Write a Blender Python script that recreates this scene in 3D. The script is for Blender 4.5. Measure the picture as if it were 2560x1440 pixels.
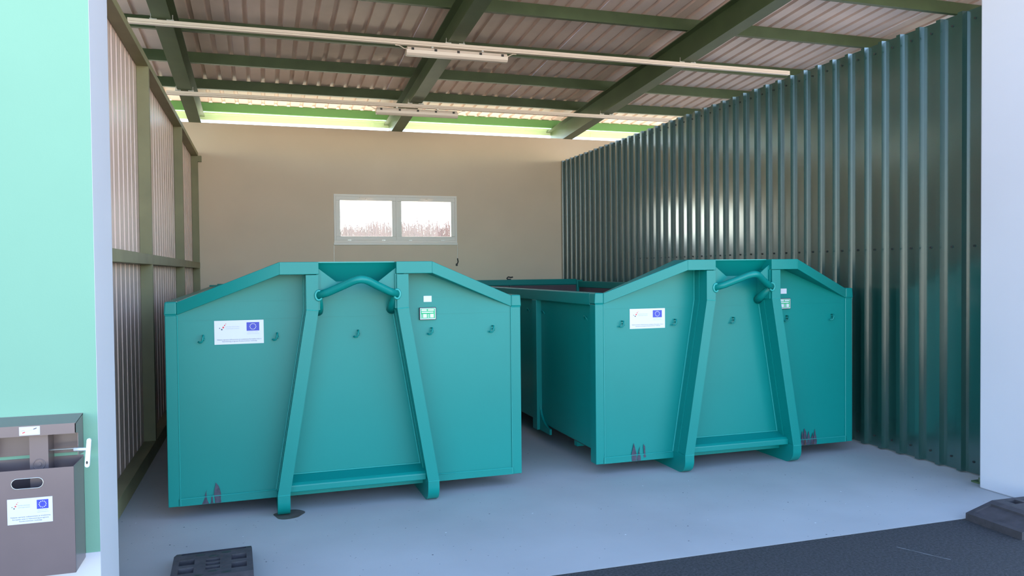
import bpy, math, random
from mathutils import Vector, Matrix
random.seed(7)
for o in list(bpy.data.objects): bpy.data.objects.remove(o)
S = bpy.context.scene
COL = S.collection

# ------------------------------------------------------------------ camera
YAW, PITCH, ROLL, FPX = 0.31037, -0.02276, -0.01009, 1946.8
fw = Vector((math.sin(YAW)*math.cos(PITCH), math.cos(YAW)*math.cos(PITCH), math.sin(PITCH)))
rt = Vector((math.cos(YAW), -math.sin(YAW), 0)); up = rt.cross(fw)
r2 = rt*math.cos(ROLL)+up*math.sin(ROLL); u2 = -rt*math.sin(ROLL)+up*math.cos(ROLL)
cd = bpy.data.cameras.new('camera'); cam = bpy.data.objects.new('camera', cd); COL.objects.link(cam)
cam.matrix_world = Matrix(((r2.x,u2.x,-fw.x,0),(r2.y,u2.y,-fw.y,0),(r2.z,u2.z,-fw.z,1.6),(0,0,0,1)))
cd.sensor_fit = 'HORIZONTAL'; cd.sensor_width = 36.0; cd.lens = FPX/2560*36.0
cd.clip_start = 0.05; cd.clip_end = 600
S.camera = cam

# ------------------------------------------------------------------ light
SUN_EL, SUN_AZ = math.radians(44), math.radians(-14)     # azimuth from +Y, positive to +X
W = bpy.data.worlds.new('sky'); S.world = W; W.use_nodes = True
nt = W.node_tree; nt.nodes.clear()
sky = nt.nodes.new('ShaderNodeTexSky'); sky.sky_type = 'NISHITA'
sky.sun_disc = False; sky.sun_elevation = SUN_EL; sky.sun_rotation = SUN_AZ
sky.altitude = 100; sky.air_density = 1.0; sky.dust_density = 0.4; sky.ozone_density = 2.0
bg = nt.nodes.new('ShaderNodeBackground'); bg.inputs['Strength'].default_value = 0.22
wo = nt.nodes.new('ShaderNodeOutputWorld')
nt.links.new(sky.outputs[0], bg.inputs[0]); nt.links.new(bg.outputs[0], wo.inputs[0])
sl = bpy.data.lights.new('sun', 'SUN'); sl.energy = 5.0; sl.angle = math.radians(0.53); sl.color = (1.0, 0.93, 0.82)
so = bpy.data.objects.new('sun', sl); COL.objects.link(so)
sd = Vector((math.sin(SUN_AZ)*math.cos(SUN_EL), math.cos(SUN_AZ)*math.cos(SUN_EL), math.sin(SUN_EL)))
so.rotation_euler = sd.to_track_quat('Z', 'Y').to_euler(); so.location = (0, 0, 30)
vs = S.view_settings; vs.view_transform = 'Standard'; vs.look = 'None'; vs.gamma = 1.0; vs.use_curve_mapping = False
vs.exposure = 2.1

# ------------------------------------------------------------------ materials
def mat(name, col, rough=0.6, metal=0.0, var=0.0, vscale=4.0, bump=0.0, bscale=60.0, spec=0.5, specks=None, col2=None):
    m = bpy.data.materials.new(name); m.use_nodes = True
    n = m.node_tree.nodes; l = m.node_tree.links; b = n['Principled BSDF']
    b.inputs['Roughness'].default_value = rough; b.inputs['Metallic'].default_value = metal
    b.inputs['Specular IOR Level'].default_value = spec
    b.inputs['Base Color'].default_value = (*col, 1)
    tc = n.new('ShaderNodeTexCoord'); out = None
    if var or col2:
        nz = n.new('ShaderNodeTexNoise'); nz.inputs['Scale'].default_value = vscale; nz.inputs['Detail'].default_value = 6
        l.new(tc.outputs['Object'], nz.inputs['Vector'])
        rp = n.new('ShaderNodeValToRGB'); rp.color_ramp.elements[0].position = 0.3; rp.color_ramp.elements[1].position = 0.7
        c2 = col2 if col2 else tuple(min(1, c*(1+var)) for c in col)
        c1 = col if col2 else tuple(c*(1-var) for c in col)
        rp.color_ramp.elements[0].color = (*c1, 1); rp.color_ramp.elements[1].color = (*c2, 1)
        l.new(nz.outputs['Fac'], rp.inputs['Fac']); out = rp.outputs['Color']
    if specks:
        for (sc, th, sc_col) in specks:
            vo = n.new('ShaderNodeTexVoronoi'); vo.inputs['Scale'].default_value = sc
            l.new(tc.outputs['Object'], vo.inputs['Vector'])
            lt = n.new('ShaderNodeMath'); lt.operation = 'LESS_THAN'; lt.inputs[1].default_value = th
            l.new(vo.outputs['Distance'], lt.inputs[0])
            wn = n.new('ShaderNodeTexWhiteNoise'); wn.noise_dimensions = '3D'; l.new(vo.outputs['Position'], wn.inputs['Vector'])
            g2 = n.new('ShaderNodeMath'); g2.operation = 'GREATER_THAN'; g2.inputs[1].default_value = 0.62
            l.new(wn.outputs['Value'], g2.inputs[0])
            mu = n.new('ShaderNodeMath'); mu.operation = 'MULTIPLY'; l.new(lt.outputs[0], mu.inputs[0]); l.new(g2.outputs[0], mu.inputs[1])
            mx = n.new('ShaderNodeMix'); mx.data_type = 'RGBA'; mx.inputs[7].default_value = (*sc_col, 1)
            l.new(mu.outputs[0], mx.inputs[0])
            if out: l.new(out, mx.inputs[6])
            else: mx.inputs[6].default_value = (*col, 1)
            out = mx.outputs[2]
    if out: l.new(out, b.inputs['Base Color'])
    if bump:
        nb = n.new('ShaderNodeTexNoise'); nb.inputs['Scale'].default_value = bscale; nb.inputs['Detail'].default_value = 4
        l.new(tc.outputs['Object'], nb.inputs['Vector'])
        bp = n.new('ShaderNodeBump'); bp.inputs['Strength'].default_value = bump; bp.inputs['Distance'].default_value = 0.01
        l.new(nb.outputs['Fac'], bp.inputs['Height']); l.new(bp.outputs[0], b.inputs['Normal'])
    return m

M = {}
M['concrete'] = mat('concrete', (.45,.44,.44), .75, var=.08, vscale=1.3, bump=.04, bscale=90, specks=[(9,.048,(.07,.07,.08)),(7,.035,(.80,.80,.80)),(23,.085,(.20,.20,.21))])
M['asphalt'] = mat('asphalt', (.045,.043,.047), .9, var=.5, vscale=70, bump=.9, bscale=160, specks=[(60,.10,(.16,.16,.17))])
M['yard'] = mat('pale_bounce_yard', (.68,.57,.45), .95, var=.12, vscale=3)  # unseen ground, made pale and warm to bounce light into the bay
M['field'] = mat('dry_field', (.56,.53,.36), .95, var=.15, vscale=.5)
M['back_plaster'] = mat('back_wall_plaster', (.79,.62,.47), .85, var=.03, vscale=1.2, bump=.02, bscale=50)
M['white_plaster'] = mat('white_plaster', (.66,.63,.66), .85, var=.015, vscale=2, bump=.03, bscale=120)
M['mint_plaster'] = mat('mint_plaster', (.21,.40,.285), .85, var=.02, vscale=2, bump=.03, bscale=120)
M['wall_green'] = mat('dark_green_sheet', (.011,.060,.048), .27, var=.08, vscale=3, spec=1.0)
_b = M['wall_green'].node_tree.nodes['Principled BSDF']; _b.inputs['Coat Weight'].default_value = 1.0; _b.inputs['Coat IOR'].default_value = 1.9; _b.inputs['Coat Roughness'].default_value = .18
M['wall_beige'] = mat('beige_back_coat', (.78,.56,.48), .33, var=.04, vscale=3)
M['roof_beige'] = mat('roof_sheet_coat', (.86,.68,.59), .5, var=.06, vscale=2.5)
M['steel_green'] = mat('green_painted_steel', (.078,.118,.052), .45, var=.15, vscale=3)
M['frame_olive'] = mat('olive_painted_steel', (.25,.23,.12), .5, var=.12, vscale=3)
M['eave'] = mat('daylit_green_steel', (.14,.38,.12), .5)  # eave purlin: same green steel, outdoor light painted in as a brighter colour
M['fascia'] = mat('fascia_green', (.50,.66,.43), .5)
M['teal'] = mat('teal_container_paint', (.0,.215,.185), .38, var=.05, vscale=1.1, spec=.35, bump=.012, bscale=4)
M['teal_weld'] = mat('teal_weld', (.02,.32,.28), .4)
M['inner'] = mat('container_inside', (.10,.065,.075), .7, var=.15, vscale=3)
M['scrape'] = mat('scraped_paint', (.018,.022,.04), .6, var=.4, vscale=30, col2=(.08,.07,.10))
M['rust'] = mat('bare_scrape', (.25,.13,.09), .7, var=.3, vscale=40)
M['pvc'] = mat('white_pvc', (.90,.82,.74), .4)
M['trunk_pvc'] = mat('white_trunking', (.90,.76,.66), .5)
M['lamp_house'] = mat('lamp_housing', (.76,.63,.55), .5)
M['lamp_diff'] = mat('lamp_diffuser', (.82,.70,.62), .25)
M['dark'] = mat('dark_plastic', (.03,.028,.028), .5)
M['rubber'] = mat('black_rubber', (.055,.047,.052), .75, var=.25, vscale=14, bump=.25, bscale=60)
M['bin'] = mat('brown_grey_bin', (.165,.115,.115), .3, var=.05, vscale=5, spec=.9)
M['bin_side'] = M['bin']
M['chrome'] = mat('chrome', (.85,.86,.88), .25, metal=.25)
M['zinc'] = mat('zinc', (.62,.60,.56), .4, metal=.7)
M['paper'] = mat('white_sticker', (.66,.65,.70), .4)
M['print_black'] = mat('print_black', (.06,.06,.09), .5)
M['print_grey'] = mat('print_grey', (.36,.36,.42), .5)
M['print_blue'] = mat('print_blue', (.045,.055,.42), .5)
M['print_red'] = mat('print_red', (.72,.06,.06), .5)
M['print_star'] = mat('print_star', (.80,.76,.62), .5)
M['print_green'] = mat('print_green', (.02,.42,.16), .5)
M['stain'] = mat('wet_stain', (.13,.115,.10), .35, var=.2, vscale=20)
M['chalk'] = mat('chalk_mark', (.16,.16,.165), .9)
M['bark'] = mat('bare_tree_bark', (.085,.036,.042), .9, var=.2, vscale=2)
M['brush'] = mat('winter_brush', (.105,.038,.036), .95, var=.35, vscale=.6)
def glass_mat():
    m = bpy.data.materials.new('glare_veil_pane'); m.use_nodes = True; n = m.node_tree.nodes; l = m.node_tree.links; n.clear()
    o = n.new('ShaderNodeOutputMaterial'); t = n.new('ShaderNodeBsdfTransparent'); g = n.new('ShaderNodeBsdfGlossy'); d = n.new('ShaderNodeBsdfTranslucent')
    g.inputs['Roughness'].default_value = .05; d.inputs['Color'].default_value = (.95,.82,.80,1)  # pink translucent tint puts the glare veil into the pane
    m1 = n.new('ShaderNodeMixShader'); m1.inputs[0].default_value = .018; m2 = n.new('ShaderNodeMixShader'); m2.inputs[0].default_value = .025
    l.new(t.outputs[0], m1.inputs[1]); l.new(g.outputs[0], m1.inputs[2]); l.new(m1.outputs[0], m2.inputs[1]); l.new(d.outputs[0], m2.inputs[2]); l.new(m2.outputs[0], o.inputs[0])
    return m
M['glass'] = glass_mat()

# ------------------------------------------------------------------ mesh helpers
class MB:
    def __init__(s): s.v = []; s.f = []
    def add(s, v, f):
        k = len(s.v); s.v += [tuple(p) for p in v]; s.f += [tuple(i+k for i in q) for q in f]; return s
    def box(s, x0, x1, y0, y1, z0, z1):
        return s.add([(x0,y0,z0),(x1,y0,z0),(x1,y1,z0),(x0,y1,z0),(x0,y0,z1),(x1,y0,z1),(x1,y1,z1),(x0,y1,z1)],
                     [(0,3,2,1),(4,5,6,7),(0,1,5,4),(1,2,6,5),(2,3,7,6),(3,0,4,7)])
    def hexa(s, a, b):           # two quads (4 points each) joined
        return s.add(list(a)+list(b), [(3,2,1,0),(4,5,6,7),(0,1,5,4),(1,2,6,5),(2,3,7,6),(3,0,4,7)])
    def prism(s, pts, axis, a, b):   # polygon in the two other axes, extruded along axis
        def mk(p, t):
            return (t,p[0],p[1]) if axis == 'x' else ((p[0],t,p[1]) if axis == 'y' else (p[0],p[1],t))
        n = len(pts)
        return s.add([mk(p,a) for p in pts]+[mk(p,b) for p in pts],
                     [tuple(range(n-1,-1,-1)), tuple(range(n,2*n))]+[(i,(i+1)%n,n+(i+1)%n,n+i) for i in range(n)])
    def tube(s, path, r, n=10, closed=False):
        P = [Vector(p) for p in path]; m = len(P); rings = []; prev = None
        for i, p in enumerate(P):
            if closed: t = (P[(i+1)%m]-P[i-1])
            else: t = P[min(i+1,m-1)]-P[max(i-1,0)]
            t.normalize()
            a = prev if prev is not None else (Vector((0,0,1)) if abs(t.z) < .9 else Vector((1,0,0)))
            a = (a-t*a.dot(t)).normalized(); b = t.cross(a); prev = a
            rr = r[i] if isinstance(r, (list,tuple)) else r
            rings.append([p+(a*math.cos(2*math.pi*k/n)+b*math.sin(2*math.pi*k/n))*rr for k in range(n)])
        v = [q for R_ in rings for q in R_]; f = []
        for i in range(m if closed else m-1):
            j = (i+1)%m
            for k in range(n): f.append((i*n+k, i*n+(k+1)%n, j*n+(k+1)%n, j*n+k))
        if not closed: f += [tuple(range(n-1,-1,-1)), tuple((m-1)*n+k for k in range(n))]
        return s.add(v, f)
    def build(s, name, m, parent=None, smooth=False, bevel=0.0, kind=None, label=None):
        me = bpy.data.meshes.new(name); me.from_pydata(s.v, [], s.f); me.update()
        return link(name, me, m, parent, smooth, bevel, kind, label)
def link(name, me, m, parent=None, smooth=False, bevel=0.0, kind=None, label=None):
    if m is not None and len(me.materials) == 0: me.materials.append(M[m] if isinstance(m, str) else m)
    o = bpy.data.objects.new(name, me); COL.objects.link(o)
    if parent: o.parent = parent
    if smooth:
        for p in me.polygons: p.use_smooth = True
        if smooth == 'auto':
            md = o.modifiers.new('e', 'EDGE_SPLIT'); md.split_angle = math.radians(40)
    if bevel:
        b = o.modifiers.new('bevel', 'BEVEL'); b.width = bevel; b.segments = 2; b.limit_method = 'ANGLE'; b.angle_limit = math.radians(35)
    if kind: o['kind'] = kind
    if label: o['label'] = label
    return o
def empty(name, loc, rz=0.0):
    e = bpy.data.objects.new(name, None); COL.objects.link(e); e.location = loc; e.rotation_euler = (0,0,rz); e.empty_display_size = .1
    return e
def tag(o, label=None, cat=None, group=None, kind=None):
    if label: o['label'] = label
    if cat: o['category'] = cat
    if group: o['group'] = group
    if kind: o['kind'] = kind
    return o
def struct(o, label): return tag(o, label, None, None, 'structure')
def bx(*a): return MB().box(*a)
def text_mesh(s, size, width=None, align='LEFT'):
    cu = bpy.data.curves.new('t', 'FONT'); cu.body = s; cu.size = size; cu.align_x = align; cu.resolution_u = 2
    ob = bpy.data.objects.new('t', cu); COL.objects.link(ob)
    dg = bpy.context.evaluated_depsgraph_get(); me = bpy.data.meshes.new_from_object(ob.evaluated_get(dg))
    bpy.data.objects.remove(ob)
    xs = [v.co.x for v in me.vertices]; w = max(xs)-min(xs); k = (width/w) if width else 1.0; x0 = min(xs)
    V_ = [((v.co.x-x0)*k, v.co.y) for v in me.vertices]; F_ = [tuple(p.vertices) for p in me.polygons]
    bpy.data.meshes.remove(me)
    return V_, F_
def sheet_profile(n, pitch, pan, h, start=0.0, mini=0.0):
    # trapezoid profile: list of (t, offset); pans at 0, ribs at h
    rib = pitch-pan; sl = rib*.14; pts = []
    for i in range(n):
        t = start+i*pitch
        pts += [(t,0)]+([(t+pan*.42,0),(t+pan*.45,mini),(t+pan*.55,mini),(t+pan*.58,0)] if mini else [])+[(t+pan,0),(t+pan+sl,h),(t+pitch-sl,h)]
    pts.append((start+n*pitch,0)); return pts

# ------------------------------------------------------------------ setting: ground and floor
XL, XR = -0.705, 4.891            # reveals of the opening
YF, YI = 3.843, 4.282             # facade front, facade inner face
YB = 13.0465                      # back wall inner face
ZW = 3.94                         # back wall top
SL = 0.0762
zr = lambda y: ZW+SL*(YB-y)       # rafter underside
floor = struct(bx(-7,14,3.79,15.2,-.15,0).build('floor','concrete'), 'pale grey concrete slab floor of the open bay')
ground = struct(bx(-40,60,-1.6,3.79,-.2,-.0008).build('ground','asphalt'), 'dark asphalt yard in front of the concrete slab')
yard = struct(bx(-60,80,-70,-1.6,-.2,-.003).build('ground_bounce_yard','yard'), 'unseen yard behind the viewer, made pale to bounce light')
field = struct(bx(-120,160,15.2,220,-.2,-.03).build('ground_field','field'), 'dry grass field behind the building')
# wet stain round the front skid foot of the left container, chalk scratch on the asphalt
pts = [( .145+ (0.092+.008*math.sin(3*a)+.004*math.sin(5*a+1))*math.cos(a)*1.05, 5.325+(0.10+.01*math.sin(2*a))*math.sin(a)) for a in [2*math.pi*i/40 for i in range(40)]]
MB().prism([(p[0]+.36,p[1]) if 0 else p for p in pts],'z',.0005,.0015).build('stain','stain',floor,label='dark wet stain round a skid foot')
def strip(path, w, z, name, m, par):
    b = MB(); L = []; R_ = []
    for i,p in enumerate(path):
        q = path[min(i+1,len(path)-1)]; o_ = path[max(i-1,0)]; d = Vector((q[0]-o_[0],q[1]-o_[1])).normalized(); nrm = Vector((-d.y,d.x))*w*(.6+.4*math.sin(i*2.1))
        L.append((p[0]+nrm.x,p[1]+nrm.y)); R_.append((p[0]-nrm.x,p[1]-nrm.y))
    return b.prism(L+R_[::-1],'z',z,z+.001).build(name,m,par)
strip([(3.42+.018*i,3.53-.036*i+.004*math.sin(i)) for i in range(8)],.005,-.0006,'scratch_mark','chalk',ground)

# ------------------------------------------------------------------ facade
wfl = struct(bx(-7,XL-.001,YF,YI,.366,4.55).build('wall_front_left','mint_plaster'), 'mint green plastered front wall left of the opening')
bx(-7,XL-.001,YF-.004,YI,0,.366).build('plinth','white_plaster',wfl,label='white painted plinth')
bx(XL-.001,XL,YF-.0005,YI,0,4.2).build('reveal','white_plaster',wfl,label='white reveal of the opening')
wfr = struct(bx(XR,XR+.62,YF,YI,0,4.55).build('wall_front_right','white_plaster',bevel=.01), 'white plastered pillar right of the opening')
struct(bx(XL,XR,YF,YI,4.3,4.75).build('trim_1','white_plaster'), 'white lintel above the bay opening')
struct(bx(XR+.62,11.5,YF,YI,4.3,4.75).build('trim_2','white_plaster'), 'white lintel above the next bay')
# ------------------------------------------------------------------ back wall with window hole
W0, W1, WZ0, WZ1 = 1.134, 3.201, 2.085, 2.880
b = MB()
for (x0,x1,z0,z1) in ((-7,W0,0,ZW),(W1,14,0,ZW),(W0,W1,0,WZ0),(W0,W1,WZ1,ZW)): b.box(x0,x1,YB,YB+.25,z0,z1)
wb = struct(b.build('wall_back','back_plaster'), 'beige plastered back wall of the bay')
bx(-7,14,YB-.004,YB+.27,ZW,ZW+.006).build('coping','back_plaster',wb)

# window
win = empty('window_1', ((W0+W1)/2, YB, WZ0)); struct(win, 'wide white two-sash window in the beige back wall')
ww = W1-W0; wh = WZ1-WZ0; hw = ww/2
def frame(x0,x1,z0,z1,t,y0,y1):
    return MB().box(x0,x1,y0,y1,z0,z0+t).box(x0,x1,y0,y1,z1-t,z1).box(x0,x0+t,y0,y1,z0+t,z1-t).box(x1-t,x1,y0,y1,z0+t,z1-t)
frame(-hw,hw,0,wh,.035,-.012,.07).build('frame','pvc',win,bevel=.003)
bx(-.012,.012,-.010,.07,.035,wh-.035).build('mullion','pvc',win)
for (a,c) in ((-hw+.035,-.012),(.012,hw-.035)):
    s_ = frame(a,c,.035,wh-.035,.068,-.004,.06).build('sash','pvc',win,bevel=.004)
    bx(a+.06,c-.06,.02,.026,.09,wh-.09).build('pane','glass',s_,label='window pane tinted with a glare veil')
    mx = (a+c)/2
    bx(mx-.11,mx+.11,-.034,-.004,wh-.062,wh-.046).build('handle_bar','pvc',s_,bevel=.003)
    bx(mx-.016,mx+.016,-.042,-.004,wh-.082,wh-.060).build('handle','pvc',s_,bevel=.003)
    for t in (-.28,.28): bx(mx+t-.03,mx+t+.03,-.012,-.004,.030,.042).build('hinge','zinc',s_)
bx(-hw-.01,hw+.005,-.03,0,-.042,.0).build('sill','pvc',win,bevel=.004)
for sx,zz in ((-hw-.004,-2.0),(hw+.002,-.30)):
    MB().tube([(sx,-.006,0),(sx,-.006,zz)],.003,6).build('pull_wire','zinc',win)
cr = MB().tube([(hw+.002,-.01,-.27),(hw+.012,-.015,-.33),(hw-.008,-.015,-.37)],.010,8).build('crank','dark',win,True)
MB().box(hw-.028,hw+.0,-.025,-.003,-.40,-.36).build('crank_knob','dark',win,bevel=.003)

# ------------------------------------------------------------------ right partition: green sheets
PITCH_S = .203
RH = 3.543
def sheet(n, pan, h, thick, mk, a, b_, name, m, par, mini=0.0):
    """mk(t,off,s) -> point ; a,b_ the two ends along the rib"""
    pr = sheet_profile(n, PITCH_S, pan, h, 0.0, mini); v = []; f = []; k = len(pr)
    for s_ in (a,b_):
        for off in (0,thick):
            for (t,hh) in pr: v.append(mk(t,hh+off,s_))
    for i in range(k-1):
        f.append((i,i+1,2*k+i+1,2*k+i)); f.append((k+i+1,k+i,3*k+i,3*k+i+1))
        f.append((i+1,i,k+i,k+i+1)); f.append((2*k+i,2*k+i+1,3*k+i+1,3*k+i))
    f.append((0,2*k,3*k,k)); f.append((k-1,2*k-1,4*k-1,3*k-1))
    return MB().add(v,f).build(name,m,par)
wr = empty('wall_right',(5.16,4.46,0)); struct(wr,'dark green corrugated metal partition on the right')
base_sheet = None
for i in range(9):
    n = 5 if i < 8 else 2
    if base_sheet is None or n != 5:
        o = sheet(n,.146,.040,.0012,lambda t,off,s_:(-off,t,s_),.012,RH,'sheet','wall_green',wr)
        if base_sheet is None: base_sheet = o
    else: o = link('sheet',base_sheet.data,None,wr)
    o.location = (0.0006*(i%2), i*5*PITCH_S+.03, 0)
b = MB()
for i in range(42):
    y = .03+i*PITCH_S+.074
    for z in (RH-.075,1.75,.10):
        b.tube([(-.001,y,z),(-.009,y,z)],.009,6)
b.build('screws','dark',wr,kind='stuff')
for z0,z1 in ((RH-.10,RH-.02),(1.70,1.79),(.02,.12)):
    bx(.004,.10,.0,8.55,z0,z1).build('rail','steel_green',wr)
for y in (.0,3.0,6.0,8.45): bx(.10,.20,y,y+.1,0,RH-.02).build('post','steel_green',wr)
col = empty('steel_column',(5.06,4.375,0)); tag(col,'green steel base plate and column foot at the end of the green partition','column')
bx(-.085,.07,-.07,.05,0,.012).build('base_plate','steel_green',col)
bx(.0,.06,-.06,.02,.012,3.4).build('shaft','steel_green',col)
MB().tube([(-.06,-.0,.01),(-.06,0,.04)],.008,6).build('anchor_bolt','steel_green',col)

# ------------------------------------------------------------------ left partition: beige back of the sheets, olive frame
wl = empty('wall_left',(-0.916,4.30,0)); struct(wl,'corrugated metal partition with olive steel frame on the left')
base_sheet = None
for i in range(9):
    n = 5 if i < 8 else 3
    if base_sheet is None or n != 5:
        o = sheet(n,.148,.036,.0012,lambda t,off,s_:(-.099-off,t,s_),.02,3.45,'sheet','wall_beige',wl,.0015)
        if base_sheet is None: base_sheet = o
    else: o = link('sheet',base_sheet.data,None,wl)
    o.location = (-.0006*(i%2), i*5*PITCH_S, 0)
LW = YB-4.30
for z0,z1 in ((3.416,3.476),(1.682,1.770),(.0,.125)):
    bx(-.098,0,0,LW-.002,z0,z1).build('rail','frame_olive',wl,bevel=.003)
for y in (.15,3.195,6.165,LW-.07):
    zs = [(.125,1.682),(1.770,3.416)]
    b = MB()
    for z0,z1 in zs: b.box(-.098,-.002,y,y+.06,z0,z1)
    b.build('post','frame_olive',wl)
bx(-.03,.05,LW-.06,LW-.003,3.33,3.42).build('bracket','frame_olive',wl)

# ------------------------------------------------------------------ roof (ceiling)
roof = empty('ceiling',(0,0,ZW)); struct(roof,'sloping corrugated metal roof on green steel rafters and purlins')
roof.location = (0,0,0)
RD = .33
def along(y, dz): return zr(y)+dz
def beam(x0,x1,d0,d1,ya,yb_): 
    return MB().hexa([(x0,ya,along(ya,d0)),(x1,ya,along(ya,d0)),(x1,ya,along(ya,d1)),(x0,ya,along(ya,d1))],
                     [(x0,yb_,along(yb_,d0)),(x1,yb_,along(yb_,d0)),(x1,yb_,along(yb_,d1)),(x0,yb_,along(yb_,d1))])
Y0, Y1 = 4.32, 13.88
for xc in (-4.05,-.952,2.188,5.255,8.35,11.45):
    r_ = beam(xc-.09,xc+.09,0,.014,Y0,Y1)
    q = beam(xc-.006,xc+.006,.014,RD-.014,Y0,Y1); r_.add(q.v,q.f)
    q = beam(xc-.09,xc+.09,RD-.014,RD,Y0,Y1); r_.add(q.v,q.f)
    r_.build('rafter','steel_green',roof)
def purlin(y, m='steel_green'):
    z = along(y,RD); t = .005; hgt = .14; b = MB()
    # channel opening to the back: web at the front
    b.box(-6.5,12.5,y-.06,y-.06+t,z,z+hgt).box(-6.5,12.5,y-.06+t,y,z,z+t).box(-6.5,12.5,y-.06+t,y,z+hgt-t,z+hgt)
    return b.build('purlin',m,roof)
for y in (3.95,5.15,6.35,7.55,8.77,10.13,11.27,12.40): purlin(y)
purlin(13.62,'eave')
# roof sheets (pans lie on the purlins, ribs stand up on the outside)
base_sheet = None
for i in range(18):
    if base_sheet is None:
        o = sheet(5,.140,.038,.0012,lambda t,off,s_:(t,s_,along(s_,RD+.141+off)),3.5,13.86,'roof_sheet','roof_beige',roof)
        base_sheet = o
    else: o = link('roof_sheet',base_sheet.data,None,roof)
    o.location = (-6.2+i*5*PITCH_S, 0, .0015*(i%2))
# eave fascia with cover strips, behind the back wall
zf = along(13.88,0)
for i in range(9):
    bx(-6.5+i*2.1,-6.5+(i+1)*2.1-.004,13.885,13.897,zf+.268,zf+.375).build('fascia_board','fascia',roof)
    bx(-6.5+i*2.1-.03,-6.5+i*2.1+.03,13.878,13.885,zf+.268,zf+.36).build('cover_strip','fascia',roof)
bx(-6.5,12.5,13.86,13.885,zf+.362,zf+.39).build('eave_lip','fascia',roof)

# ------------------------------------------------------------------ cable trunking and lamps
def trunking(y, z, x0, x1, label):
    e = empty('cable_trunking',((x0+x1)/2,y,z)); tag(e,label,'trunking'); L = (x1-x0)/2
    MB().box(-L,L,-.024,.024,-.004,.026).build('channel','trunk_pvc',e)
    MB().box(-L,L,-.027,.027,-.026,-.006).build('cover','trunk_pvc',e,bevel=.003)
    for xc in (-.952,2.188,5.255):
        for s_ in (-.105,.105):
            X = xc+s_-(x0+x1)/2; zt = zr(y)-z
            h = MB().tube([(X,0,-.026),(X,0,zt+.05)],.005,6).build('hanger_rod','zinc',e)
            MB().box(X-.012,X+.012,-.012,.012,zt-.015,zt+.0).box(X-.008+(.03 if s_<0 else -.03)-.02,X+.008+(.03 if s_<0 else -.03)+.02,-.01,.01,zt-.012,zt-.002).build('beam_clamp','zinc',h)
    return e
trunking(8.9,4.214,-1.275,6.80,'white cable trunking under the rafters nearer the opening')
trunking(11.37,4.022,-1.177,6.40,'white cable trunking under the rafters nearer the back wall')
def lamp(y, z, xc, label):
    e = empty('strip_lamp',(xc,y,z)); tag(e,label,'lamp',group='ceiling strip lamps')
    L = .595
    MB().prism([(-.055,-.012),(-.055,-.034),(.055,-.034),(.055,-.012),(.035,.0),(-.035,.0)],'x',-L,L).build('housing','lamp_house',e,bevel=.004)
    MB().prism([(-.058,-.034),(-.050,-.075),(-.030,-.098),(.030,-.098),(.050,-.075),(.058,-.034)],'x',-L-.01,L+.01).build('diffuser','lamp_diff',e,bevel=.005)
    for i in range(5):
        X = -L+.06+i*(2*L-.12)/4
        MB().box(X-.015,X+.015,-.062,-.055,-.042,-.016).build('clip','dark',e)
    for s_ in (-1,1):
        MB().tube([(s_*(L),0,-.02),(s_*(L+.03),0,-.018),(s_*(L+.06),0,.0),(s_*(L+.09),0,.012),(s_*(L+.13),0,.013)],.005,6).build('cable','trunk_pvc',e)
    for X in (-.3,.3): MB().box(X-.012,X+.012,-.03,.03,0,.020).build('mount','zinc',e)
    return e
lamp(8.9,4.166,2.213,'closed strip lamp on the trunking nearer the opening')
lamp(11.37,3.974,2.212,'closed strip lamp on the trunking nearer the back wall')

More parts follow.
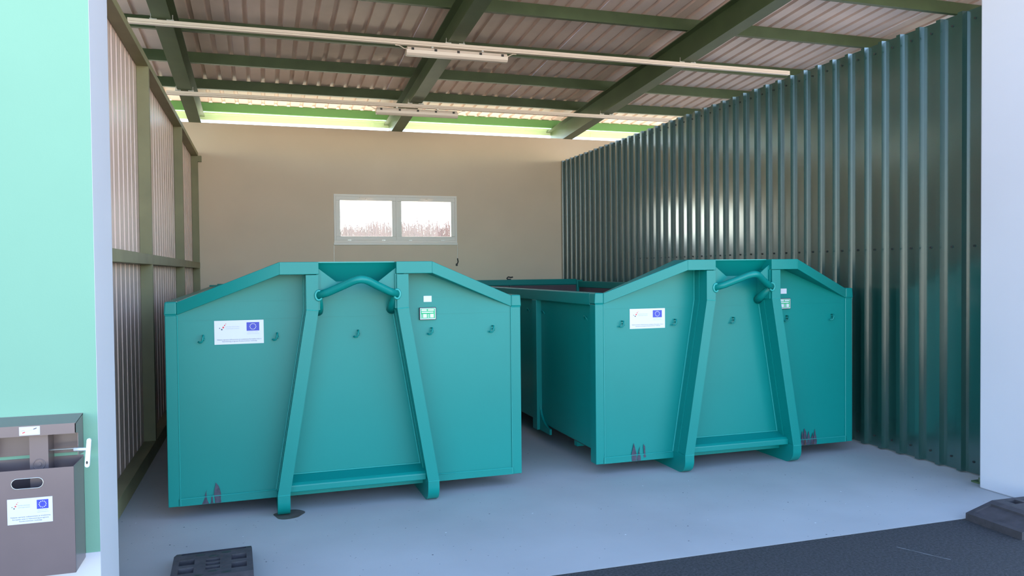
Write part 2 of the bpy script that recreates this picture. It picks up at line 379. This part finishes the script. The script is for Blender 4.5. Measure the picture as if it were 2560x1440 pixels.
# ------------------------------------------------------------------ stickers
def print_part(name, items, m, par, y):
    """items: list of (verts2d, faces); flat print lying just proud of the sheet, facing -Y"""
    b = MB()
    for V_,F_ in items: b.add([(p[0],y,p[1]) for p in V_], F_)
    return b.build(name, m, par)
def rect(x0,x1,z0,z1): return ([(x0,z0),(x1,z0),(x1,z1),(x0,z1)],[(0,1,2,3)])
def txt(s, x0, z, width, size):
    V_,F_ = text_mesh(s,size,width); return ([(x0+p[0],z+p[1]) for p in V_],F_)
def star(cx,cz,r):
    V_ = [(cx+(r if i%2==0 else r*.42)*math.sin(math.pi*i/5), cz+(r if i%2==0 else r*.42)*math.cos(math.pi*i/5)) for i in range(10)]
    return (V_,[tuple(range(9,-1,-1))])
def eu_sticker(par, x0, z0, w, h, y, lines):
    st = bx(x0,x0+w,y-.0012,y,z0,z0+h).build('information_sticker','paper',par,label='white information sticker with a blue star flag')
    Y = y-.0017; Y2 = y-.0022
    fx = lambda t: x0+t*w
    fz = lambda t: z0+(1-t)*h
    k = h/.152 if w > .25 else h/.152*.72
    f0,f1,g0,g1 = fx(.650),fx(.910),fz(.455),fz(.095)
    print_part('flag',[rect(f0,f1,g0,g1)],'print_blue',st,Y)
    cx,cz = (f0+f1)/2,(g0+g1)/2; R_ = (g1-g0)*.335
    print_part('star_ring',[star(cx+R_*math.sin(2*math.pi*i/12),cz+R_*math.cos(2*math.pi*i/12),(g1-g0)*.075) for i in range(12)],'print_star',st,Y2)
    def sq(t,u,s_,a=.9):
        c,z = fx(t),fz(u); s_ *= w
        return ([(c+s_*math.cos(a+math.pi/2*i),z+s_*math.sin(a+math.pi/2*i)) for i in range(4)],[(0,1,2,3)])
    print_part('emblem_red',[sq(.180,.285,.024),sq(.208,.200,.017),sq(.232,.140,.011)],'print_red',st,Y)
    print_part('emblem_blue',[sq(.150,.370,.020),sq(.106,.315,.013)],'print_black',st,Y)
    print_part('emblem_text',[txt('EUROPSKI STRUKTURNI',fx(.225),fz(.285),w*.275,h*.055),txt('I INVESTICIJSKI FONDOVI',fx(.225),fz(.365),w*.275,h*.055)],'print_grey',st,Y)
    print_part('flag_caption',[txt('EUROPSKA UNIJA',fx(.67),fz(.525),w*.215,h*.05),txt('Zajedno do fondova EU',fx(.655),fz(.595),w*.255,h*.05)],'print_grey',st,Y)
    it = []
    for (s_,a,c,u) in lines: it.append(txt(s_,fx(a),fz(u),w*(c-a),h*.07))
    print_part('caption',it,'print_black',st,Y)
    return st
T2 = [('Nabava opreme sufinancirana je sredstvima Europske unije iz',.055,.95,.825),('Operativnog programa Konkurentnost i kohezija',.15,.86,.90)]
T3 = [('Nabava opreme sufinancirana je sredstvima',.07,.95,.745),('Europske unije iz Operativnog programa',.11,.91,.83),('Konkurentnost i kohezija',.26,.76,.915)]

# ------------------------------------------------------------------ containers
CW, ZB, ZT, PW = 2.416, .091, 1.419, .071
KX, KZ, GX, BH, FY = .505, 1.668, .257, .082, -.183
LX0, LW_, LXB, ZBR, ZFT = .260, .079, .4585, 1.350, .147
CL = 6.03; HW = CW/2
def container(loc, rz, roll):
    e = empty('hook_lift_container', loc, rz); e.rotation_euler = (0,roll,rz)
    # front panel: polygon under the gable
    MB().prism([(-HW+.05,ZB+.004),(HW-.05,ZB+.004),(HW-.05,ZT-.04),(KX,KZ-.03),(-KX,KZ-.03),(-HW+.05,ZT-.04)],'y',.006,.016).build('front_panel','teal',e)
    MB().box(-HW+PW-.01,HW-PW+.01,.0,.006,ZB,.138).build('bottom_strip','teal',e)
    for s_ in (-1,1):
        a,c = sorted((s_*HW,s_*(HW-PW)))
        MB().box(a,c,0,.105,ZB,1.330).build('corner_post','teal',e,bevel=.004)
        MB().prism([(a-(.006 if s_<0 else 0),1.334),(c+(.006 if s_>0 else 0),1.334),(c,ZT),(a,ZT)],'y',-.004,.11).build('post_cap','teal',e,bevel=.008)
        # side rim, side panel, ribs
        a,c = sorted((s_*HW,s_*(HW-.075)))
        MB().box(a,c,.11,CL,1.322,ZT).build('side_rim','teal',e,bevel=.006)
        a,c = sorted((s_*(HW-.052),s_*(HW-.060)))
        MB().box(a,c,.10,CL-.05,.17,1.325).build('side_panel','teal',e)
        a2,c2 = sorted((s_*(HW-.062),s_*(HW-.060)))
        MB().box(a2,c2,.03,CL-.05,.16,1.40).build('side_lining','inner',e)
        for yy in (1.36,2.65,3.95,5.22):
            a,c = sorted((s_*(HW-.002),s_*(HW-.055)))
            rb = MB().box(a,c,yy,yy+.12,.10,1.322).build('side_rib','teal',e,bevel=.003)
            pts = [(yy,.10),(yy,.34)]+[(yy-.26+.26*math.cos(t),.34-.19*math.sin(t)) for t in [math.pi/2*i/6 for i in range(1,7)]]+[(yy-.26,.10)]
            a,c = sorted((s_*(HW-.030),s_*(HW-.050)))
            MB().prism(pts,'x',a,c).build('rib_gusset','teal',rb)
        # small rings on the side
        for yy in (.30,1.30,1.72,2.9,3.7,4.2,5.1):
            X = s_*(HW-.045); ring = [(X-s_*.006+s_*.022*math.sin(t)*.6,yy+.030*math.cos(t),1.196+.030*math.sin(t)) for t in [2*math.pi*i/14 for i in range(13)]]
            MB().tube(ring,.0045,6).build('tarp_hook','teal',e,True)
        # gable beam: slanted part + flat part
        fz0 = ZT-.086
        A = [(s_*(HW-PW),-.002,fz0),(s_*(HW-PW),.03,fz0),(s_*(HW-PW),.03,ZT-.004),(s_*(HW-PW),-.002,ZT-.004)]
        B = [(s_*KX,FY,KZ-BH),(s_*KX,.03,KZ-BH),(s_*KX,.03,KZ),(s_*KX,FY,KZ)]
        C_ = [(s_*GX,FY,KZ-BH),(s_*GX,.03,KZ-BH),(s_*GX,.03,KZ),(s_*GX,FY,KZ)]
        if s_ > 0: A,B,C_ = [x[::-1] for x in (A,B,C_)]
        MB().hexa(A,B).build('gable_beam','teal',e,bevel=.003)
        MB().hexa(B,C_).build('gable_top','teal',e,bevel=.003)
        # leg: back box and front box, upright then splayed
        def seg(z0,x0,z1,x1,ya,yb_,g):
            p = [(s_*(x0-g),ya,z0),(s_*(x0+LW_+g),ya,z0),(s_*(x0+LW_+g),yb_,z0),(s_*(x0-g),yb_,z0)]
            q = [(s_*(x1-g),ya,z1),(s_*(x1+LW_+g),ya,z1),(s_*(x1+LW_+g),yb_,z1),(s_*(x1-g),yb_,z1)]
            if s_ < 0: p,q = p[::-1],q[::-1]
            return MB().hexa(p,q)
        lg = MB()
        for z0,x0,z1,x1 in ((ZFT,LXB,ZBR,LX0),(ZBR,LX0,KZ-BH-.004,LX0)):
            q = seg(z0,x0,z1,x1,FY,FY+.014,0); lg.add(q.v,q.f)
            q = seg(z0,x0,z1,x1,FY+.014,-.07,-.004); lg.add(q.v,q.f)
        lg = lg.build('leg','teal',e)
        bk = MB()
        for z0,x0,z1,x1 in ((ZFT,LXB,ZBR,LX0),(ZBR,LX0,KZ-BH-.004,LX0)):
            q = seg(z0,x0,z1,x1,-.07,.006,.002); bk.add(q.v,q.f)
        bk.build('leg_flange','teal',lg)
        # welds along the leg
        wd = MB()
        for g in (-.004,LW_+.004):
            wd.tube([(s_*(LXB+g),.002,ZFT),(s_*(LX0+g),.002,ZBR),(s_*(LX0+g),.002,KZ-BH)],.005,6)
        wd.tube([(s_*(LX0),FY-.001,ZBR-.004),(s_*(LX0+LW_),FY-.001,ZBR+.004)],.003,5)
        wd.tube([(s_*LXB,FY-.001,ZFT),(s_*(LXB+LW_),FY-.001,ZFT)],.003,5)
        wd.build('leg_weld','teal_weld',lg)
        # skid with rounded nose, runs back on the floor
        R_ = .10
        nose = [(FY+R_-R_*math.cos(t),R_-R_*math.sin(t)) for t in [math.pi/2*i/8 for i in range(9)]]
        a,c = sorted((s_*LXB,s_*(LXB+LW_)))
        MB().prism([(FY,ZFT)]+nose+[(CL-.2,0),(CL-.2,.16),(.02,.16)],'x',a,c).build('skid','teal',e,True and 'auto')
        # gusset and stiffener tube of the hook bar
        MB().prism([(s_*GX,1.625),(s_*(GX-.122),1.530),(s_*(GX-.03),1.43),(s_*GX,1.43)],'y',-.150,-.138).build('gusset','teal',e)
        MB().tube([(s_*(GX+.01),-.165,1.445),(s_*(GX-.004),-.06,1.37),(s_*(GX-.006),.004,1.335)],[.030,.034,.036],12).build('stiffener_tube','teal',e,True)
        MB().prism([(s_*(LX0+.010),1.585),(s_*(GX-.008),1.585),(s_*(GX-.008),1.35),(s_*(LX0+.010),1.35)],'y',-.165,.004).build('cheek_plate','teal',e)
        # corner welds
        cw = MB().tube([(s_*(HW-PW-.002),.0,ZB+.004),(s_*(HW-PW-.002),.0,1.330)],.003,5)
        cw.tube([(s_*(HW-PW),-.001,.139),(s_*(LXB+LW_),-.001,.143)],.003,5)
        cw.tube([(s_*HW,-.001,1.332),(s_*(HW-PW),-.001,1.332)],.0025,5)
        cw.build('corner_weld','teal_weld',e)
    # pocket plate leaning forward between the legs, closing bar at the bottom
    MB().hexa([(-GX,.006,1.535),(GX,.006,1.535),(GX,.016,1.535),(-GX,.016,1.535)],[(-GX,-.105,KZ-.004),(GX,-.105,KZ-.004),(GX,-.093,KZ-.004),(-GX,-.093,KZ-.004)]).build('pocket_plate','teal',e)
    MB().box(-GX,GX,-.112,-.090,KZ-.006,KZ+.001).build('pocket_edge','teal_weld',e)
    MB().prism([(.006,.235),(-.105,.205),(-.125,.190),(-.125,.146),(.006,.146)],'x',-LXB,LXB).build('cross_bar','teal',e,bevel=.006)
    MB().tube([(-LXB,.002,.237),(LXB,.002,.237)],.004,6).build('cross_weld','teal_weld',e)
    for z in (1.412,1.292):
        MB().box(-HW+PW,HW-PW,.0045,.006,z,z+.003).build('seam','teal',e)
    # hook bar
    path = [(-GX-.005,-.17,1.447),(-.20,-.205,1.468),(-.10,-.268,1.515),(-.05,-.300,1.540),(-.022,-.314,1.549),(0,-.319,1.552),(.022,-.314,1.549),(.05,-.300,1.540),(.10,-.268,1.515),(.20,-.205,1.468),(GX+.005,-.17,1.447)]
    hb = MB().tube(path,.0265,14).build('hook_bar','teal',e,True)
    for s_ in (-1,1):
        c = Vector((s_*(GX+.002),-.183,1.447))
        MB().tube([c+Vector((s_*.004*0+ .012*math.cos(t)*s_*0+ math.cos(t)*.021*s_,-.002,.031*math.sin(t))) for t in [2*math.pi*i/16 for i in range(16)]],.0085,6,True).build('bar_weld','teal_weld',hb,True)
    # hooks in a row on the front
    for X in (-.987,-.526,.010,.529,.985):
        hk = [(X+.006,.004,1.195),(X+.008,-.022,1.196),(X+.006,-.030,1.182),(X+.002,-.030,1.162),(X-.004,-.026,1.152),(X-.016,-.018,1.150),(X-.022,-.010,1.156)]
        MB().tube(hk,.0055,7).build('tarp_hook','teal',e,True)
        MB().tube([(X+.010,.004,1.175),(X+.013,-.020,1.176),(X+.011,-.028,1.165)],.004,6).build('tarp_hook','teal',e,True)
    # underframe, floor, rear
    MB().box(-HW+.06,HW-.06,.016,CL-.05,.16,.172).build('floor_plate','inner',e)
    MB().box(-HW+.06,HW-.06,.016,.018,.17,1.40).build('front_lining','inner',e)
    for yy in (.6,1.6,2.6,3.6,4.6,5.5): MB().box(-HW+.09,HW-.09,yy,yy+.06,.10,.16).build('cross_member','teal',e)
    for s_ in (-1,1):
        a,c = sorted((s_*HW,s_*(HW-.10))); MB().box(a,c,CL-.10,CL,ZB,ZT+.02).build('rear_post','teal',e,bevel=.004)
        a,c = sorted((s_*.004,s_*(HW-.10)))
        d = MB().box(a,c,CL-.055,CL-.02,.16,1.37).build('rear_door','teal',e)
        MB().box(a,c,CL-.057,CL-.055,.18,1.36).build('door_lining','inner',d)
    MB().box(-HW+.10,HW-.10,CL-.09,CL,1.370,ZT+.035).build('rear_rim','teal',e,bevel=.004)
    lv = MB().box(-.03,.03,CL-.05,CL-.02,ZT+.035,ZT+.05).build('latch','dark',e)
    MB().tube([(-.035,CL-.03,ZT+.05),(-.01,CL-.03,ZT+.078),(.03,CL-.03,ZT+.07),(.065,CL-.03,ZT+.075)],.011,8).build('latch_lever','dark',lv,True)
    # markings
    eu_sticker(e,-.912,1.132,.308,.156,.005,T2)
    bx(.482,.540,.0042,.0055,1.381,1.424).build('blank_label','paper',e)
    fr = bx(.448,.568,-.012,.006,1.254,1.342).build('rating_plate','dark',e,bevel=.002)
    print_part('plate_border',[rect(.452,.564,1.258,1.338)],'paper',fr,-.0125)
    print_part('plate_face',[rect(.456,.560,1.262,1.334)],'print_green',fr,-.0130)
    bars = [rect(.462,.500,1.318,1.330),rect(.508,.552,1.319,1.329),rect(.464,.548,1.305,1.312),rect(.474,.500,1.270,1.296),rect(.524,.550,1.270,1.296),
            rect(.459,.470,1.289,1.292),rect(.459,.470,1.280,1.283),rect(.459,.470,1.271,1.274),rect(.506,.518,1.289,1.293),rect(.506,.518,1.280,1.284),rect(.506,.518,1.271,1.275),rect(.459,.556,1.2635,1.2655)]
    print_part('plate_lettering',bars,'paper',fr,-.0135)
    return e
def scrapes(e, polys, m='scrape'):
    for i,pl in enumerate(polys):
        MB().prism(pl,'y',-.0022,-.0008).build('paint_scrape',m,e,label='dark scraped paint mark')
def jag(x, w, z1, z0=.093, n=5):
    L = []; R_ = []
    for i in range(n+1):
        t = i/n; ww = w*(1-t)**.8*(1+.25*math.sin(7*t+x*30)); L.append((x-ww/2+.012*t*math.sin(x*50),z0+(z1-z0)*t)); R_.append((x+ww/2,z0+(z1-z0)*t))
    return L+R_[::-1][1:]
c1 = container((.6084,5.448,0.0), .0145, .0)
tag(c1,'green hook-lift container nearer the left partition, right skid foot clear of wet stain','container',group='green hook-lift containers')
c1['label'] = 'teal green hook-lift container standing left, beside the olive-framed partition'
c2 = container((3.6418,5.5024,0.0), .0004, 0.0)
tag(c2,'teal green hook-lift container standing right, beside the dark green partition','container',group='green hook-lift containers')
scrapes(c1,[jag(-.985,.035,.185),jag(-.908,.05,.228),jag(-.945,.02,.150)])
scrapes(c2,[jag(-.885,.05,.235),jag(-.845,.035,.205),jag(-.792,.016,.222,.115)])
scrapes(c2,[jag(.69+.032*i,.040,.215+.02*math.sin(i*1.7)) for i in range(5)])
scrapes(c2,[jag(.72,.02,.15),jag(.80,.018,.14)],'rust')

# ------------------------------------------------------------------ waste bin on the mint wall
BX0,BX1,BY = -1.106,-.764,3.650
bn = empty('waste_bin',((BX0+BX1)/2,YF,.35)); tag(bn,'brown metal wall-mounted waste bin with ashtray hood on the mint wall','bin')
ox,oy,oz = (BX0+BX1)/2,YF,.35
hwb = (BX1-BX0)/2; dF = BY-oy            # front plane (negative)
def L(x,y,z): return (x-ox,y-oy,z-oz)
# front panel with a slot hole
zt_ = .798-.35; zc = .742-.35; sw_,sr = .058,.021
outer = [(-hwb,0),(hwb,0),(hwb,zt_),(-hwb,zt_)]
hole = [(sw_-sr+sr*math.cos(t)-.0,zc+sr*math.sin(t)) for t in [-math.pi/2+math.pi*i/8 for i in range(9)]]+[(-sw_+sr+sr*math.cos(t),zc+sr*math.sin(t)) for t in [math.pi/2+math.pi*i/8 for i in range(9)]]
def slot_panel(y):
    v = [(p[0],y,p[1]) for p in outer]+[(p[0],y,p[1]) for p in hole]
    h0 = 4; n = len(hole)
    # right half: hole 0..8 ; left half: 9..17
    f = [(0,1,h0+0,h0+17)] 
    f += [(1,2,h0+4)]+[(1,h0+i+1,h0+i)[::1] for i in range(0,4)]+[(2,h0+i+1,h0+i) for i in range(4,8)]
    f += [(2,3,h0+9,h0+8)]
    f += [(3,0,h0+13)]+[(3,h0+i+1,h0+i) for i in range(9,13)]+[(0,h0+i+1,h0+i) for i in range(13,17)]
    return v,f
v,f = slot_panel(dF); v2,f2 = slot_panel(dF+.003)
b = MB(); b.add(v,f); b.add(v2,[q[::-1] for q in f2])
n_ = len(hole); k = len(v)
rim_f = [(4+i,4+(i+1)%n_,k+4+(i+1)%n_,k+4+i) for i in range(n_)]; b.f += rim_f
b.build('front_panel','bin',bn)
MB().tube([(p[0],dF-.001,p[1]) for p in hole],.0016,6,True).build('slot_rim','zinc',bn,True)
MB().box(hwb-.003,hwb,dF+.003,0,0,zt_).box(-hwb,-hwb+.003,dF+.003,0,0,zt_).box(-hwb+.003,hwb-.003,dF+.003,0,0,.003).build('body','bin',bn)
# back plate in two halves with a slit between
MB().box(-hwb,hwb,-.004,0,zt_+.022,.64).box(-hwb,-.035,-.004,0,.0,zt_+.008).box(.02,hwb,-.004,0,0,zt_+.008).box(-.035,.02,-.004,0,0,zt_+.03).build('back_plate','bin',bn)
# hood: sloping top, front strip and cheeks
hy = 3.700-oy
hd = MB().prism([(0,.640),(hy,.622),(hy,.578),(hy+.003,.578),(hy+.003,.618),(0,.635)],'x',-hwb,hwb)
hd.build('hood','bin',bn)
for s_ in (-1,1):
    a,c = sorted((s_*hwb,s_*(hwb-.003)))
    MB().prism([(0,.638),(hy,.620),(hy,.580),(hy+.045,.572),(hy+.045,.475),(0,.465)],'x',a,c).build('hood_cheek','bin',bn)
post = MB().box(-.013,.057,-.10,-.004,.33,.572).build('ash_post','bin',bn)
ring = MB().tube([(.022+.022*math.cos(t),-.1015,.448+.022*math.sin(t)) for t in [2*math.pi*i/20 for i in range(20)]],.0015,5,True).build('ash_stamp','bin',post,True)
MB().tube([(.022,-.0995,.448),(.022,-.104,.448)],.009,10).build('rivet','bin',post)
MB().tube([(.05,-.085,.502),(hwb-.01,-.105,.505),(hwb+.004,-.125,.505)],.004,8).build('lock_rod','zinc',bn,True)
kx = hwb+.002
kk = MB().tube([(kx-.012,-.125,.505),(kx+.055,-.150,.507)],[.008,.006],10).build('key_shaft','chrome',bn,True)
pts = [(kx+.050+.009*math.cos(t),.545+.009*math.sin(t)) for t in [math.pi*i/8 for i in range(9)]]+[(kx+.041+.010*math.cos(t),.440+.010*math.sin(t)) for t in [math.pi+math.pi*i/8 for i in range(9)]]
MB().prism(pts,'y',-.158,-.146).build('key_handle','chrome',kk,bevel=.002)
MB().prism([(kx+.041+.004*math.cos(t),.452+.007*math.sin(t)) for t in [2*math.pi*i/12 for i in range(12)]],'y',-.1585,-.150).build('key_hole','dark',kk)
eu_sticker(bn,-1.009-ox,.576-.35,.164,.105,dF,T3)
lb = bx(-.973-ox,-.897-ox,hy-.0012,hy,.582,.618).build('cigarette_label','paper',bn,label='small white label with a cigarette')
x0,z0 = -.973-ox,.582
print_part('cigarette',[([(x0+.020,z0+.0125),(x0+.053,z0+.0240),(x0+.053,z0+.0248),(x0+.020,z0+.0133)],[(0,1,2,3)]),rect(x0+.005,x0+.071,z0+.0325,z0+.033),rect(x0+.005,x0+.071,z0+.003,z0+.0035),rect(x0+.005,x0+.0055,z0+.003,z0+.033),rect(x0+.0705,x0+.071,z0+.003,z0+.033)],'print_grey',lb,hy-.0017)
print_part('filter',[([(x0+.053,z0+.0225),(x0+.065,z0+.0268),(x0+.064,z0+.0300),(x0+.052,z0+.0257)],[(0,1,2,3)])],'print_black',lb,hy-.0018)
print_part('ember',[([(x0+.012,z0+.0085),(x0+.022,z0+.0120),(x0+.021,z0+.0155),(x0+.011,z0+.0120)],[(0,1,2,3)])],'print_red',lb,hy-.0018)
print_part('smoke',[rect(x0+.009+.004*i,x0+.012+.004*i,z0+.018+.002*(i%2),z0+.0205+.002*(i%2)) for i in range(3)],'print_grey',lb,hy-.0018)

# ------------------------------------------------------------------ rubber fence feet
def rubber_foot(name, loc, rz, label):
    """local: long axis X, length .76, width .40, top at .105; ends slope down; pockets in the top"""
    e = empty(name,loc,rz); tag(e,label,'rubber block',group='black rubber feet')
    Lh, wv, zt, zl = .38,.195,.105,.045
    xs = [-.38,-.35,-.21,-.17,-.10,-.075,-.035,-.02,.02,.035,.075,.10,.17,.21,.35,.38]
    ys = [-.195,-.165,-.09,-.035,.035,.09,.165,.195]
    def top(x):
        ax = abs(x)
        return zt if ax <= .17 else zt-(ax-.17)/(.21)*(zt-zl)
    dep = {}
    for s_ in (-1,1):
        for i_ in range(len(xs)-1):
            m_ = s_*(xs[i_]+xs[i_+1])/2
            if .02 < m_ < .10:
                dep[(i_,1)] = dep[(i_,5)] = .045
            if .035 < m_ < .075: dep[(i_,3)] = .045
            if .21 < m_ < .35:
                for j_ in (1,2,3,4,5): dep[(i_,j_)] = .012
    dep[(7,3)] = .03
    b = MB()
    for i in range(len(xs)-1):
        for j in range(len(ys)-1):
            x0,x1,y0,y1 = xs[i],xs[i+1],ys[j],ys[j+1]; d = dep.get((i,j),0)
            c_ = [(x0,y0),(x1,y0),(x1,y1),(x0,y1)]
            b.add([(p[0],p[1],top(p[0])-d) for p in c_],[(0,1,2,3)])
            for (di,dj,a,c) in ((0,-1,0,1),(1,0,1,2),(0,1,2,3),(-1,0,3,0)):
                d2 = dep.get((i+di,j+dj),0)
                if d > d2:
                    p,q = c_[a],c_[c]
                    b.add([(p[0],p[1],top(p[0])-d),(q[0],q[1],top(q[0])-d),(q[0],q[1],top(q[0])-d2),(p[0],p[1],top(p[0])-d2)],[(3,2,1,0)])
    n = len(xs)
    for y,flip in ((-wv,False),(wv,True)):
        for i in range(n-1):
            q = [(xs[i],y,0),(xs[i+1],y,0),(xs[i+1],y,top(xs[i+1])),(xs[i],y,top(xs[i]))]
            b.add(q,[(0,1,2,3) if not flip else (3,2,1,0)])
    for x,flip in ((-Lh,True),(Lh,False)):
        b.add([(x,-wv,0),(x,wv,0),(x,wv,zl),(x,-wv,zl)],[(0,1,2,3) if not flip else (3,2,1,0)])
    b.add([(-Lh,-wv,0),(Lh,-wv,0),(Lh,wv,0),(-Lh,wv,0)],[(3,2,1,0)])
    b.build('body','rubber',e)
    for (x,y) in ((-.145,-.065),(-.145,.065),(.145,-.065),(.145,.065),(-.112,0),(.112,0)):  # dark discs painted for the shaded inside of open holes
        ring = [(x+.013*math.cos(t),y+.024*math.sin(t)) for t in [2*math.pi*q/14 for q in range(14)]]
        MB().add([(p[0],p[1],top(p[0])-.02) for p in ring]+[(p[0],p[1],top(p[0])+.0008) for p in ring],[tuple(range(13,-1,-1)),tuple(range(14,28))]+[(q,(q+1)%14,14+(q+1)%14,14+q) for q in range(14)]).build('painted_hole','dark',e)
    return e
rubber_foot('rubber_fence_foot',(-.266,4.268,0),math.radians(92.0),'black rubber fence foot with pockets on the concrete before the left container')
rubber_foot('rubber_fence_foot',(4.57,3.565,-.0008),math.radians(-1.5),'black rubber fence foot on the asphalt beside the white right pillar')

# ------------------------------------------------------------------ bare trees beyond the window
def tree_mesh(seed):
    rnd = random.Random(seed); b = MB(); H = rnd.uniform(5.2,7.4)
    b.tube([(0,0,-.1),(rnd.uniform(-.1,.1),0,H*.4),(rnd.uniform(-.2,.2),0,H)],[.09,.06,.012],5)
    for i in range(22):
        z = H*rnd.uniform(.2,.95); a = rnd.uniform(0,6.283); l_ = min((H-z)*.35+.35,.85); e_ = rnd.uniform(.5,1.2)
        d = Vector((math.cos(a),math.sin(a),e_*1.6)).normalized()*l_
        p0 = Vector((0,0,z)); p1 = p0+d; b.tube([p0,p0+d*.5+Vector((0,0,.05)),p1],[.035,.02,.006],3)
        for k in range(3):
            t = rnd.uniform(.3,.9); dd = d.length*.45
            q = p0+d*t; b.tube([q,q+Vector((rnd.uniform(-1,1),rnd.uniform(-1,1),rnd.uniform(.4,1.2)))*dd*.6],[.014,.004],3)
    me = bpy.data.meshes.new('bare_tree'); me.from_pydata(b.v,[],b.f); me.update(); return me
tm = [tree_mesh(i) for i in range(5)]
rnd = random.Random(3)
for i in range(30):
    x = 1.5+i*.62+rnd.uniform(-.1,.1); y = 66+3.2*(i%3)+rnd.uniform(-.2,.2)
    o = link('bare_tree',tm[i%5],'bark'); o.location = (x,y,-.03); o.rotation_euler = (0,0,rnd.uniform(0,6.28)); s_ = rnd.uniform(.75,1.0); 
    if 4.5 < x < 9.0: s_ *= .82
    o.scale = (s_,s_,s_)
    tag(o,'bare winter tree in the tree line beyond the window','tree',group='bare trees beyond the window')
b = MB(); rnd = random.Random(5)
for i in range(2600):
    x = rnd.uniform(-8,36); y = rnd.uniform(77,84); h = rnd.uniform(5.3,6.9)-(.5 if 4<x*70/y<9 else 0)
    b.tube([(x,y,-.03),(x+rnd.uniform(-.6,.6),y,h)],[.12,.03],3)
    for k in range(3):
        z = h*rnd.uniform(.5,.92); b.tube([(x,y,z),(x+rnd.uniform(-.9,.9),y+rnd.uniform(-.3,.3),z+rnd.uniform(.3,1.0))],[.045,.012],3)
br = b.build('brushwood','brush'); tag(br,'tangle of bare brushwood behind the tree line',None,None,'stuff')
